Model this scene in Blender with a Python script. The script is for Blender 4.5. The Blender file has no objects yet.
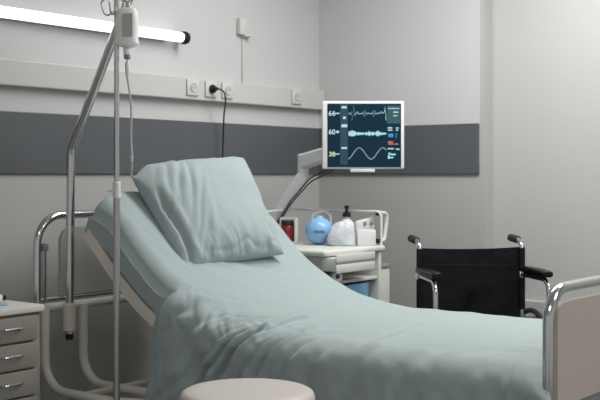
import bpy, bmesh, math, random
from mathutils import Vector, Matrix, noise
random.seed(7)
C = bpy.context.scene.collection
PI = math.pi
V = Vector

# ------------------------------------------------------------------ materials
def mat(name, col, rough=0.5, metal=0.0, bump=None, trans=0.0, emit=None, var=0.0, vscale=6.0, sheen=0.0, coat=0.0, ior=1.45, alpha=1.0):
    m = bpy.data.materials.new(name); m.use_nodes = True
    nt = m.node_tree; b = nt.nodes['Principled BSDF']
    b.inputs['Base Color'].default_value = (*col, 1)
    b.inputs['Roughness'].default_value = rough
    b.inputs['Metallic'].default_value = metal
    b.inputs['IOR'].default_value = ior
    b.inputs['Transmission Weight'].default_value = trans
    b.inputs['Sheen Weight'].default_value = sheen
    b.inputs['Coat Weight'].default_value = coat
    b.inputs['Alpha'].default_value = alpha
    tc = nt.nodes.new('ShaderNodeTexCoord')
    if var:
        n = nt.nodes.new('ShaderNodeTexNoise'); n.inputs['Scale'].default_value = vscale; n.inputs['Detail'].default_value = 4
        nt.links.new(tc.outputs['Object'], n.inputs['Vector'])
        mx = nt.nodes.new('ShaderNodeMix'); mx.data_type = 'RGBA'
        mx.inputs[6].default_value = (*[c*(1-var) for c in col], 1); mx.inputs[7].default_value = (*[min(1, c*(1+var)) for c in col], 1)
        nt.links.new(n.outputs['Fac'], mx.inputs[0]); nt.links.new(mx.outputs[2], b.inputs['Base Color'])
    if bump:
        n = nt.nodes.new('ShaderNodeTexNoise'); n.inputs['Scale'].default_value = bump[0]; n.inputs['Detail'].default_value = 5
        nt.links.new(tc.outputs['Object'], n.inputs['Vector'])
        bp = nt.nodes.new('ShaderNodeBump'); bp.inputs['Strength'].default_value = bump[1]; bp.inputs['Distance'].default_value = bump[2] if len(bump) > 2 else 0.01
        nt.links.new(n.outputs['Fac'], bp.inputs['Height']); nt.links.new(bp.outputs['Normal'], b.inputs['Normal'])
    if emit:
        b.inputs['Emission Color'].default_value = (*emit[0], 1); b.inputs['Emission Strength'].default_value = emit[1]
    return m

def wall_paint(name, upper, lower, zsplit):
    m = mat(name, upper, 0.75, bump=(90, 0.06, 0.004))
    nt = m.node_tree; b = nt.nodes['Principled BSDF']
    g = nt.nodes.new('ShaderNodeNewGeometry'); s = nt.nodes.new('ShaderNodeSeparateXYZ')
    nt.links.new(g.outputs['Position'], s.inputs[0])
    k = nt.nodes.new('ShaderNodeMath'); k.operation = 'GREATER_THAN'; k.inputs[1].default_value = zsplit
    nt.links.new(s.outputs['Z'], k.inputs[0])
    mx = nt.nodes.new('ShaderNodeMix'); mx.data_type = 'RGBA'
    mx.inputs[6].default_value = (*lower, 1); mx.inputs[7].default_value = (*upper, 1)
    nt.links.new(k.outputs[0], mx.inputs[0]); nt.links.new(mx.outputs[2], b.inputs['Base Color'])
    return m

M = {}
M['wall'] = wall_paint('two tone wall paint', (0.565, 0.565, 0.565), (0.435, 0.437, 0.42), 1.30)
M['wall_white'] = wall_paint('pale wall paint', (0.475, 0.482, 0.465), (0.40, 0.41, 0.40), 0.575)
M['edge_white'] = mat('pale corner trim', (0.44, 0.44, 0.43), 0.6)
M['ceiling'] = mat('ceiling white', (0.75, 0.75, 0.73), 0.9)
M['floor'] = mat('vinyl floor', (0.24, 0.235, 0.225), 0.45, var=0.15, vscale=12)
M['band'] = mat('grey wall guard', (0.10, 0.108, 0.118), 0.35, var=0.08, vscale=3)
M['trunk'] = mat('trunking plastic', (0.56, 0.56, 0.54), 0.45)
M['plate'] = mat('socket plastic', (0.60, 0.60, 0.58), 0.35)
M['well'] = mat('socket well', (0.52, 0.52, 0.50), 0.4)
M['black'] = mat('black plastic', (0.012, 0.012, 0.013), 0.45)
M['rubber'] = mat('black rubber', (0.02, 0.02, 0.022), 0.7)
M['vinyl'] = mat('black vinyl', (0.006, 0.006, 0.008), 0.32, bump=(7, 0.35, 0.03))
M['vinyl'].node_tree.nodes['Principled BSDF'].inputs['Specular IOR Level'].default_value = 0.3
M['chrome'] = mat('chrome', (0.62, 0.62, 0.62), 0.16, 1.0, var=0.05, vscale=20)
M['steel'] = mat('brushed steel', (0.50, 0.50, 0.50), 0.3, 1.0, var=0.08, vscale=30)
M['cream'] = mat('cream enamel', (0.70, 0.67, 0.60), 0.4, var=0.06)
M['panel'] = mat('taupe laminate', (0.52, 0.455, 0.41), 0.5, var=0.04, vscale=3)
M['headpanel'] = mat('grey laminate', (0.40, 0.395, 0.38), 0.5)
M['sheet'] = mat('pale teal cotton', (0.335, 0.402, 0.404), 0.85, bump=(260, 0.12, 0.003), sheen=0.15)
M['mattress'] = mat('teal mattress cover', (0.275, 0.345, 0.345), 0.85, bump=(200, 0.1, 0.003))
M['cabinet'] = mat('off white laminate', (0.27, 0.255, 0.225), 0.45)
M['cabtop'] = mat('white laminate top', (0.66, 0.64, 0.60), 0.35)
M['stool'] = mat('pale vinyl seat', (0.60, 0.545, 0.52), 0.42, var=0.03, vscale=4)
M['cart'] = mat('cart white plastic', (0.64, 0.65, 0.62), 0.4)
M['cartgrey'] = mat('cart inner grey', (0.42, 0.44, 0.41), 0.5)
M['white'] = mat('white plastic', (0.74, 0.74, 0.74), 0.35)
M['arm'] = mat('arm grey plastic', (0.62, 0.62, 0.64), 0.4)
M['blue'] = mat('light blue plastic', (0.25, 0.47, 0.72), 0.22, var=0.12, vscale=25)
M['bluedark'] = mat('blue print', (0.03, 0.14, 0.32), 0.4)
M['bluebin'] = mat('blue bin plastic', (0.20, 0.42, 0.62), 0.4)
M['pink'] = mat('pale pink plastic', (0.72, 0.52, 0.60), 0.35)
M['clearbag'] = mat('clear wrap', (0.66, 0.70, 0.75), 0.25, trans=0.15, bump=(30, 0.5, 0.02))
M['red'] = mat('red jar contents', (0.22, 0.012, 0.018), 0.25, coat=0.5)
M['grey'] = mat('grey plastic', (0.25, 0.26, 0.27), 0.45)
M['bag'] = mat('milky bottle plastic', (0.86, 0.85, 0.83), 0.3); _b = M['bag'].node_tree.nodes['Principled BSDF']; _b.inputs['Subsurface Weight'].default_value = 1.0; _b.inputs['Subsurface Radius'].default_value = (1, 1, 1); _b.inputs['Subsurface Scale'].default_value = 0.05
M['baglabel'] = mat('grey print label', (0.52, 0.51, 0.50), 0.6, var=0.12, vscale=60)
M['tubing'] = mat('clear tubing', (0.82, 0.83, 0.82), 0.2, trans=0.12)
M['tube'] = mat('lit tube', (0.9, 0.9, 0.9), 0.4, emit=((0.97, 0.98, 1.0), 1.3))
M['screen'] = mat('monitor screen', (0.006, 0.02, 0.03), 0.25, emit=((0.002, 0.010, 0.024), 1.0))
M['screen'].node_tree.nodes['Principled BSDF'].inputs['Specular IOR Level'].default_value = 0.1
def em(n, c, s=1.0): return mat(n, (0.01, 0.01, 0.01), 0.5, emit=(c, s))
M['e_white'] = em('screen white', (0.50, 0.72, 0.74)); M['e_yel'] = em('screen yellow', (0.70, 0.72, 0.40))
M['e_cyan'] = em('screen cyan', (0.40, 0.72, 0.74)); M['e_teal'] = em('screen teal strip', (0.006, 0.050, 0.080))
M['e_green'] = em('screen green panel', (0.014, 0.085, 0.09)); M['e_blue'] = em('screen blue', (0.07, 0.26, 0.50)); M['e_red'] = em('screen red', (0.65, 0.14, 0.11))
M['e_grey'] = em('screen pale wave', (0.42, 0.52, 0.53))

# ------------------------------------------------------------------ helpers
MW = {}
def thing(name, label, cat, loc=(0, 0, 0), rotz=0, group=None):
    o = bpy.data.objects.new(name, None); C.objects.link(o)
    o.empty_display_size = 0.1
    o.location = loc; o.rotation_euler = (0, 0, rotz)
    MW[o.name] = Matrix.Translation(V(loc)) @ Matrix.Rotation(rotz, 4, 'Z')
    return tag(o, label, cat, group)
def tag(o, label, cat, group=None):
    o['label'] = label; o['category'] = cat
    if group: o['group'] = group
    return o
def new(): return _B()
class _B:
    def __init__(s): s.bm = bmesh.new(); s.flags = {}
    def __getattr__(s, k): return getattr(s.__dict__['bm'], k)
    def get(s, k): return s.flags.get(k)
def obj(name, b, m, parent=None, **k):
    """link a bmesh as ONE mesh object; world=True: coordinates are world ones, moved into the root's frame"""
    return _obj2(name, b.bm, m, parent, **k)
def _obj2(name, bm, m, parent=None, smooth=True, world=True, loc=None, auto=35, keep=False):
    if isinstance(m, str): m = M[m]
    root = parent
    while root is not None and root.parent is not None: root = root.parent
    if root is not None and world and MW.get(root.name) is not None:
        bmesh.ops.transform(bm, matrix=MW[root.name].inverted(), verts=bm.verts)
    if not keep: bmesh.ops.recalc_face_normals(bm, faces=bm.faces)
    if loc is not None: bmesh.ops.translate(bm, vec=-V(loc), verts=bm.verts)
    me = bpy.data.meshes.new(name); bm.to_mesh(me); bm.free()
    me.materials.append(m)
    if smooth:
        me.polygons.foreach_set('use_smooth', [True]*len(me.polygons))
        if auto < 180: me.set_sharp_from_angle(angle=math.radians(auto))
    o = bpy.data.objects.new(name, me); C.objects.link(o)
    if parent is not None: o.parent = parent
    if loc is not None:
        o.location = loc
        if parent is None: MW[o.name] = Matrix.Translation(V(loc))
    return o

def box(b, lo, hi, bev=0.0, seg=2, mtx=None):
    bm = b.bm
    r = bmesh.ops.create_cube(bm, size=1.0)
    vs = r['verts']
    lo, hi = V(lo), V(hi)
    for v in vs:
        v.co = V([lo[i] + (v.co[i]+0.5)*(hi[i]-lo[i]) for i in range(3)])
    if bev:
        es = list({e for v in vs for e in v.link_edges})
        q = bmesh.ops.bevel(bm, geom=es, offset=bev, segments=seg, profile=0.5, affect='EDGES')
        vs = list({v for f in q['faces'] for v in f.verts} | {v for v in vs if v.is_valid})
    if mtx is not None: bmesh.ops.transform(bm, matrix=mtx, verts=vs)
    return vs

def fillet(pts, rad, n=7):
    """round the inner corners of a polyline"""
    pts = [V(p) for p in pts]; out = [pts[0]]
    for i in range(1, len(pts)-1):
        r = rad[i-1] if isinstance(rad, (list, tuple)) else rad
        a, p, c = pts[i-1], pts[i], pts[i+1]
        u, w = (a-p).normalized(), (c-p).normalized()
        ang = u.angle(w)
        if r <= 0 or ang > PI-1e-3: out.append(p); continue
        t = r/math.tan(ang/2); t = min(t, 0.49*(a-p).length if i > 1 else (a-p).length*.98, (c-p).length*(.49 if i < len(pts)-2 else .98)); r = t*math.tan(ang/2)
        cen = p + (u+w).normalized()*(r/math.sin(ang/2))
        s, e = p+u*t-cen, p+w*t-cen
        for k in range(n+1):
            f = k/n
            tot = s.angle(e)
            out.append(cen + (s*math.sin((1-f)*tot) + e*math.sin(f*tot))/math.sin(tot))
    out.append(pts[-1]); return out

def tube(b, pts, r, seg=12, cap=True, closed=False, flat=1.0):
    bm = b.bm
    pts = [V(p) for p in pts]; n = len(pts)
    rs = r if isinstance(r, (list, tuple)) else [r]*n
    T = []
    for i in range(n):
        if closed: d = pts[(i+1) % n]-pts[i-1]
        elif i == 0: d = pts[1]-pts[0]
        elif i == n-1: d = pts[-1]-pts[-2]
        else: d = (pts[i+1]-pts[i]).normalized()+(pts[i]-pts[i-1]).normalized()
        T.append(d.normalized())
    ref = V((0, 0, 1)) if abs(T[0].z) < 0.9 else V((1, 0, 0))
    N = (ref - T[0]*ref.dot(T[0])).normalized()
    rings = []
    for i in range(n):
        if i: N = (N - T[i]*N.dot(T[i])).normalized()
        B = T[i].cross(N)
        rings.append([bm.verts.new(pts[i] + (N*math.cos(2*PI*k/seg)*flat + B*math.sin(2*PI*k/seg))*rs[i]) for k in range(seg)])
    for i in range(n if closed else n-1):
        A, D = rings[i], rings[(i+1) % n]
        for k in range(seg):
            bm.faces.new((A[k], A[(k+1) % seg], D[(k+1) % seg], D[k]))
    if cap and not closed:
        bm.faces.new(rings[0][::-1]); bm.faces.new(rings[-1])

def lathe(b, prof, cen=(0, 0, 0), seg=32, mtx=None, sx=1.0, sy=1.0):
    """prof: list of (r, z); closed at axis when r == 0"""
    bm = b.bm; rings = []
    cen = V(cen)
    for r, z in prof:
        if r <= 1e-6: rings.append([bm.verts.new((0, 0, z))])
        else: rings.append([bm.verts.new((r*sx*math.cos(2*PI*k/seg), r*sy*math.sin(2*PI*k/seg), z)) for k in range(seg)])
    for A, D in zip(rings, rings[1:]):
        for k in range(seg):
            k2 = (k+1) % seg
            if len(A) == 1 and len(D) == 1: continue
            if len(A) == 1: bm.faces.new((A[0], D[k2], D[k]))
            elif len(D) == 1: bm.faces.new((A[k], A[k2], D[0]))
            else: bm.faces.new((A[k], A[k2], D[k2], D[k]))
    vs = [v for R in rings for v in R]
    if len(rings[0]) > 1: bm.faces.new(rings[0][::-1])
    if len(rings[-1]) > 1: bm.faces.new(rings[-1])
    mt = Matrix.Translation(cen) @ (mtx if mtx is not None else Matrix.Identity(4))
    bmesh.ops.transform(bm, matrix=mt, verts=vs)

def axis_m(d):
    return V(d).to_track_quat('Z', 'Y').to_matrix().to_4x4()
def cyl(b, p0, p1, r, seg=20, bev=0.0):
    p0, p1 = V(p0), V(p1); L = (p1-p0).length
    pr = [(0, 0), (r-bev, 0), (r, bev), (r, L-bev), (r-bev, L), (0, L)] if bev else [(0, 0), (r, 0), (r, L), (0, L)]
    lathe(b, pr, p0, seg, axis_m(p1-p0))
def struct(name, b, m, label=None):
    o = obj(name, b, m, None, smooth=False); o['kind'] = 'structure'
    if label: o['label'] = label
    return o
def smooth01(a, b_, x):
    t = max(0, min(1, (x-a)/(b_-a))); return t*t*(3-2*t)
def nz(x, y, z=0.0): return noise.noise(V((x, y, z)))

# ------------------------------------------------------------------ the room
XR, YF = 6.6, -7.2
def sbox(name, lo, hi, m, bev=0):
    b = new(); box(b, lo, hi, bev); return struct(name, b, m)
sbox('floor', (-0.1, YF, -0.1), (XR, 0.18, 0), 'floor')
sbox('ceiling', (-0.1, YF, 2.75), (XR, 0.18, 2.85), 'ceiling')
sbox('wall_left', (-0.1, YF, 0), (0, 0.18, 2.75), 'wall')
sbox('wall_right', (0, 0, 0), (1.064, 0.18, 2.75), 'wall')
sbox('trim_5', (1.064, 0, 0), (1.092, 0.18, 2.75), 'edge_white')
sbox('wall_back', (1.092, 0.085, 0), (XR, 0.18, 2.75), 'wall_white')
sbox('trim_1', (0, YF, 1.24), (0.014, -0.014, 1.508), 'band', 0.003)
sbox('trim_2', (0.0, -0.014, 1.24), (1.062, 0, 1.508), 'band', 0.003)
sbox('trim_3', (1.092, 0.068, 0.50), (XR, 0.085, 0.585), M['wall_white'], 0.003)
# cable trunking along the head wall (two profiles: body and lid lip)
b = new(); box(b, (0, YF, 1.614), (0.049, -0.002, 1.726), 0.006)
struct('trim_4', b, 'trunk')
sbox('baseboard_left', (0, YF, 0), (0.012, 0, 0.09), 'cartgrey')
sbox('baseboard_right', (0.012, -0.012, 0), (1.085, 0, 0.09), 'cartgrey')

# ------------------------------------------------------------------ tube lamp on the head wall
t = thing('tube_lamp', 'long lit fluorescent tube lamp with black end caps fixed high on the wall', 'lamp', (0, -1.70, 1.93))
y0, y1, zt, xt = -2.340, -1.205, 1.918, 0.055
b = new(); cyl(b, (xt, y0, zt), (xt, y1, zt), 0.025, 24); obj('glass_tube', b, 'tube', t)
for ya, yb in ((y0-0.045, y0+0.004), (y1-0.004, y1+0.036)):
    b = new(); cyl(b, (xt, ya, zt), (xt, yb, zt), 0.030, 24, 0.004); cyl(b, (xt, (ya+yb)/2-0.006, zt), (xt, (ya+yb)/2+0.006, zt), 0.033, 24, 0.002)
    obj('end_cap', b, 'black', t)
b = new(); box(b, (0.0, y0+.06, zt-0.022), (0.03, y1-.06, zt+0.012), 0.004); obj('mounting_rail', b, 'grey', t)

# ------------------------------------------------------------------ sockets and wall boxes
def outlet(y, label):
    t = thing('wall_socket', label, 'socket', (0.05, y, 1.675), 0, 'wall sockets on the trunking')
    b = new(); box(b, (0.049, y-0.042, 1.634), (0.060, y+0.042, 1.716), 0.004); obj('plate', b, 'plate', t)
    b = new(); lathe(b, [(0, 0.004), (0.016, 0.004), (0.019, 0.0065), (0.022, 0.0065), (0.022, 0), (0, 0)], (0.0585, y, 1.675), 24, axis_m((1, 0, 0)))
    w = obj('socket_well', b, 'well', t)
    b = new()
    for s in (-1, 1): cyl(b, (0.0605, y+s*0.0085, 1.675), (0.0632, y+s*0.0085, 1.675), 0.003, 10)
    obj('pin_hole', b, 'grey', w)
outlet(-1.127, 'white wall socket on the trunking just left of the plugged-in one, nothing in it')
outlet(-0.992, 'white wall socket that the black plug is pushed into')
outlet(-0.867, 'white wall socket on the trunking just right of the plugged-in one, nothing in it')
outlet(-0.282, 'lone white wall socket at the right end of the trunking near the monitor')
t = thing('power_cable', 'black plug with a thin black cable hanging down behind the pillow', 'cable', (0.06, -0.992, 1.675))
b = new(); lathe(b, [(0, 0), (0.021, 0), (0.023, 0.006), (0.021, 0.016), (0.012, 0.026), (0.010, 0.036), (0, 0.036)], (0.060, -0.992, 1.675), 24, axis_m((1, 0, 0)))
obj('plug', b, 'black', t)
b = new(); pts = [(0.09, -0.992, 1.675), (0.112, -0.982, 1.674), (0.118, -0.955, 1.655), (0.10, -0.93, 1.61), (0.075, -0.915, 1.55), (0.06, -0.905, 1.42), (0.055, -0.91, 1.20), (0.055, -0.91, 0.9), (0.06, -0.93, 0.4), (0.09, -0.95, 0.02), (0.15, -1.2, 0.008)]
tube(b, fillet(pts, 0.05, 4), 0.0042, 8); obj('cord', b, 'black', t)
t = thing('wall_box', 'small white box on the upper wall with a thin conduit running down from it', 'box', (0, -0.70, 1.99))
b = new(); box(b, (0, -0.735, 1.985), (0.03, -0.665, 2.075), 0.005); obj('box_body', b, 'plate', t)
b = new(); box(b, (0.0, -0.70, 1.978), (0.036, -0.64, 1.988), 0.003); obj('box_lip', b, 'plate', t)
b = new(); box(b, (0, -0.694, 1.735), (0.010, -0.679, 1.985), 0.002); obj('conduit', b, 'trunk', t)

# ------------------------------------------------------------------ hospital bed
YN, YFAR, X0 = -2.20, -1.25, 2.482
prof = [(-0.1, .69), (0, .69), (0.9, .69), (1.1, .695), (1.3, .733), (1.47, .803), (1.586, .868), (1.7, .962), (1.81, 1.068), (1.90, 1.146), (1.945, 1.170), (2.1, 1.19)]
def Cz(L):
    if L <= prof[0][0]: return prof[0][1]
    for i in range(len(prof)-1):
        if prof[i][0] <= L <= prof[i+1][0]:
            p0 = prof[max(i-1, 0)]; p1 = prof[i]; p2 = prof[i+1]; p3 = prof[min(i+2, len(prof)-1)]
            h = p2[0]-p1[0]; u = (L-p1[0])/h
            m1 = (p2[1]-p0[1])/max(p2[0]-p0[0], 1e-6)*h; m2 = (p3[1]-p1[1])/max(p3[0]-p1[0], 1e-6)*h
            return (2*u**3-3*u*u+1)*p1[1]+(u**3-2*u*u+u)*m1+(-2*u**3+3*u*u)*p2[1]+(u**3-u*u)*m2
    return prof[-1][1]
bed = thing('hospital_bed', 'adjustable hospital bed with chrome end rails, raised backrest and teal mattress', 'bed', (1.37, -1.73, 0))
YB0, YB1 = -2.262, -1.19      # frame width
XH, XF = 0.27, 2.52
def end_loop(x, ztop, r=0.0168, rad=0.12, ex=0.0):
    b = new(); tube(b, fillet([(x, YB0-ex, 0.30), (x, YB0-ex, ztop), (x, YB1, ztop), (x, YB1, 0.30)], rad, 10), r, 16); return b
obj('head_rail', end_loop(XH, 1.070), 'chrome', bed)
obj('foot_rail', end_loop(XF, 0.920, rad=0.095, ex=0.036), 'chrome', bed)
def rounded_panel(x0, x1, ya, yb, za, zb, rad):
    b = new(); bm = b.bm; pl = []
    for cy, cz, a0 in ((yb-rad, zb-rad, 0), (ya+rad, zb-rad, 90)):
        for k in range(9): a = math.radians(a0+k*90/8); pl.append((cy+rad*math.cos(a), cz+rad*math.sin(a)))
    pl += [(ya, za), (yb, za)]
    A = [bm.verts.new((x0, p, q)) for p, q in pl]; D = [bm.verts.new((x1, p, q)) for p, q in pl]
    n = len(pl); bm.faces.new(A[::-1]); bm.faces.new(D)
    for k in range(n): bm.faces.new((A[k], A[(k+1) % n], D[(k+1) % n], D[k]))
    return b
obj('head_panel', rounded_panel(XH-0.009, XH+0.009, YB0+0.115, YB1-0.115, 0.735, 1.018, 0.06), 'headpanel', bed)
obj('foot_panel', rounded_panel(XF-0.009, XF+0.009, YB0+0.004, YB1-0.022, 0.59, 0.880, 0.05), 'panel', bed)
for yy in (YB0+0.034, YB1-0.034):       # slim inner posts of the head end with their clamps
    b = new(); tube(b, [(XH, yy, 0.70), (XH, yy, 0.955)], 0.010, 10); p = obj('inner_post', b, 'chrome', bed)
    b = new(); box(b, (XH-0.014, yy-0.014, 0.925), (XH+0.014, yy+0.014, 0.955), 0.003); obj('clamp', b, 'grey', p)
b = new(); tube(b, [(XH, YB0, 0.725), (XH, YB1, 0.725)], 0.009, 10); obj('lower_head_rail', b, 'chrome', bed)
b = new(); cyl(b, (0.30, YB0-0.01, 0.695), (0.30, YB1+0.01, 0.695), 0.019, 16, 0.003); obj('head_beam', b, 'cream', bed)
b = new(); cyl(b, (2.49, YB0, 0.56), (2.49, YB1, 0.56), 0.017, 16, 0.003); obj('foot_beam', b, 'cream', bed)
for yy in (YB0-0.008, YB0+0.190, YB1-0.190, YB1+0.008):     # bent tubes of the lift frame
    b = new(); yi = yy + (0.10 if yy < -2.2 else -0.10 if yy > -1.25 else 0.0); tube(b, fillet([(0.33, yy, 0.70), (0.33, yy, 0.375), (0.72, yy, 0.375), (0.95, yi, 0.375), (2.40, yi, 0.375), (2.40, yi, 0.56)], [0.12, 0.2, 0.2, 0.12], 9), 0.018, 14); obj('frame_tube', b, 'cream', bed)
for xx in (0.52, 2.2):
    b = new(); cyl(b, (xx, YB0, 0.366), (xx, YB1, 0.366), 0.014, 12); obj('cross_tube', b, 'cream', bed)
for yy in (YB0+0.06, YB1-0.06):
    b = new(); box(b, (0.35, yy-0.02, 0.10), (2.38, yy+0.02, 0.15), 0.006); obj('base_rail', b, 'cream', bed)
for xx in (0.50, 2.22):
    for yy in (YB0+0.06, YB1-0.06):
        b = new(); box(b, (xx-0.025, yy-0.018, 0.14), (xx+0.025, yy+0.018, 0.36), 0.005); obj('leg', b, 'cream', bed)
        b = new(); cyl(b, (xx, yy-0.016, 0.055), (xx, yy+0.016, 0.055), 0.055, 24, 0.006); cyl(b, (xx, yy, 0.05), (xx, yy, 0.105), 0.012, 10); obj('caster', b, 'rubber', bed)
# mattress deck
def along(Ls, off, yA, yB, thick, m, name):
    """a slab that follows the bed profile, its top lying `off` below it"""
    b = new(); bm = b.bm; rows = []
    for L in Ls:
        d = (Cz(L+.01)-Cz(L-.01))/.02; nrm = V((d, 0, 1)).normalized()     # X falls as L grows
        p = V((X0-L, 0, Cz(L))) - nrm*off; q = p - nrm*thick
        rows.append([bm.verts.new((p.x, yA, p.z)), bm.verts.new((p.x, yB, p.z)), bm.verts.new((q.x, yB, q.z)), bm.verts.new((q.x, yA, q.z))])
    for A, D in zip(rows, rows[1:]):
        for k in range(4): bm.faces.new((A[k], A[(k+1) % 4], D[(k+1) % 4], D[k]))
    bm.faces.new(rows[0]); bm.faces.new(rows[-1][::-1])
    es = [e for e in bm.edges if abs(e.verts[0].co.x-e.verts[1].co.x) > 1e-4]
    return b
lin = lambda a, c, n: [a+(c-a)*k/n for k in range(n+1)]
mt = obj('mattress', along(lin(0.0, 1.89, 60), 0.022, YN+0.055, YFAR-0.03, 0.102, 'mattress', 'mattress'), 'mattress', bed)
obj('backrest_frame', along(lin(1.45, 1.865, 24), 0.126, YN-0.022, YFAR+0.022, 0.045, 'cream', ''), 'cream', bed)
obj('seat_frame', along(lin(0.03, 1.44, 30), 0.152, YN+0.02, YFAR-0.02, 0.04, 'cream', ''), 'cream', bed)
for yy in (YB0+0.11, YB1-0.06):
    b = new(); box(b, (0.95, yy-0.015, 0.50), (2.50, yy+0.015, 0.545), 0.006); obj('side_rail', b, 'cream', bed)
b = new(); cyl(b, (0.365, -2.175, 0.600), (0.365, -2.175, 0.715), 0.026, 18, 0.004); obj('pole_socket', b, 'cream', bed)
for yy in (YB0+.06, YB1-.06):
    b = new(); tube(b, [(0.95, yy+.1, 0.40), (0.63, yy+.1, 0.86)], 0.013, 10); obj('backrest_strut', b, 'cream', bed)

# lifting pole standing in the socket of the bed
lp = thing('lifting_pole', 'bent steel lifting pole rising from the head end of the bed and leaning over it', 'pole', (0.365, -2.175, 0.565))
b = new(); tube(b, fillet([(0.365, -2.175, 0.590), (0.375, -2.175, 1.335), (0.640, -2.17, 1.80), (0.800, -2.165, 2.08), (1.20, -1.95, 2.20)], [0.12, 0.3, 0.2], 9), 0.0175, 16); obj('pole_tube', b, 'chrome', lp)
b = new(); cyl(b, (0.365, -2.175, 0.565), (0.365, -2.175, 0.602), 0.016, 14, 0.003); obj('end_plug', b, 'black', lp)

# ------------------------------------------------------------------ sheet over the mattress
def pinch(L, q):
    """gathered folds that fan out from the knee of the bed over its near edge; q: metres below (+) or above (-) the edge"""
    o = 0.0
    for Lc, wd, am, sl in ((1.150, .0085, -.034, .62), (1.105, .0075, -.040, .60), (1.128, .012, .014, .60), (1.20, .009, -.014, .60), (1.24, .010, .010, .55), (1.075, .009, .010, .6), (1.02, .012, -.018, .62), (1.00, .010, .012, .60), (.965, .012, -.020, .58), (.945, .010, .012, .58), (.88, .016, -.014, .52), (.78, .026, -.010, .45), (1.32, .022, -.016, .5), (1.27, .02, .012, .5), (1.40, .02, -.014, .4), (.62, .03, -.011, .35), (.44, .03, -.010, .3), (.22, .03, -.010, .2), (.10, .02, .012, .05)):
        d = (L - Lc - q*sl + 0.012*nz(q*14, Lc*9))/wd
        if abs(d) < 3: o += am*math.exp(-d*d)*smooth01(-0.10, 0.07, q)*(1-smooth01(0.20, 0.48, q))
    cr = math.exp(-((L-1.28)/.20)**2)*math.exp(-((q+.02)/.11)**2)
    o += cr*(.010*(abs(nz(L*15+q*14, q*7-L*3, 3))*2-.5) + .004*nz(L*34+q*22, q*18, 5))
    o += .0025*nz(L*20+q*12, q*16, 9)*smooth01(-.12, .0, q)
    return o
def top_ht(L, Yn):
    h = 0.006*nz(L*3.1, Yn*3.7, 1.0) + 0.0035*nz(L*8.5+Yn*3, Yn*9-L*2, 5.0) + 0.0016*nz(L*20+Yn*8, Yn*26, 7)
    # soft puckers and two ledge-like folds dragged from the knee towards the far side
    for (La, Ya, Lb, Yb, am, wd, ledge) in ((1.089, .03, 1.122, .35, .022, .011, 1), (.941, .08, .967, .21, .016, .010, 1), (1.30, .03, 1.14, .22, .009, .020, 0), (1.42, .02, 1.28, .28, .008, .028, 0), (.62, .02, .70, .5, .006, .03, 0), (.35, 0, .20, .6, .006, .03, 0), (1.24, .02, 1.16, .14, .010, .014, 0), (1.10, .02, 1.05, .16, .009, .014, 0), (1.62, .3, 1.40, .9, .006, .03, 0), (.92, .03, .80, .3, .007, .016, 0), (.5, .1, .05, .25, .006, .022, 0)):
        ax, ay = Lb-La, Yb-Ya; ln = math.hypot(ax, ay)
        s = ((L-La)*ax + (Yn-Ya)*ay)/(ln*ln)
        if -0.15 < s < 1.2:
            d = ((Yn-Ya)*-ax + (L-La)*ay)/ln + 0.010*nz(s*3, La*7)      # positive towards the head
            env = smooth01(-0.15, 0.1, s)*(1-smooth01(0.7, 1.2, s))
            if ledge: h += am*env*smooth01(-wd*.5, wd*.35, d)*math.exp(-max(d, 0)/(wd*3.5))
            else: h += am*env*(math.exp(-(d/wd)**2) - 0.8*math.exp(-((d-wd*1.6)/(wd*.8))**2))
    return h
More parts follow.
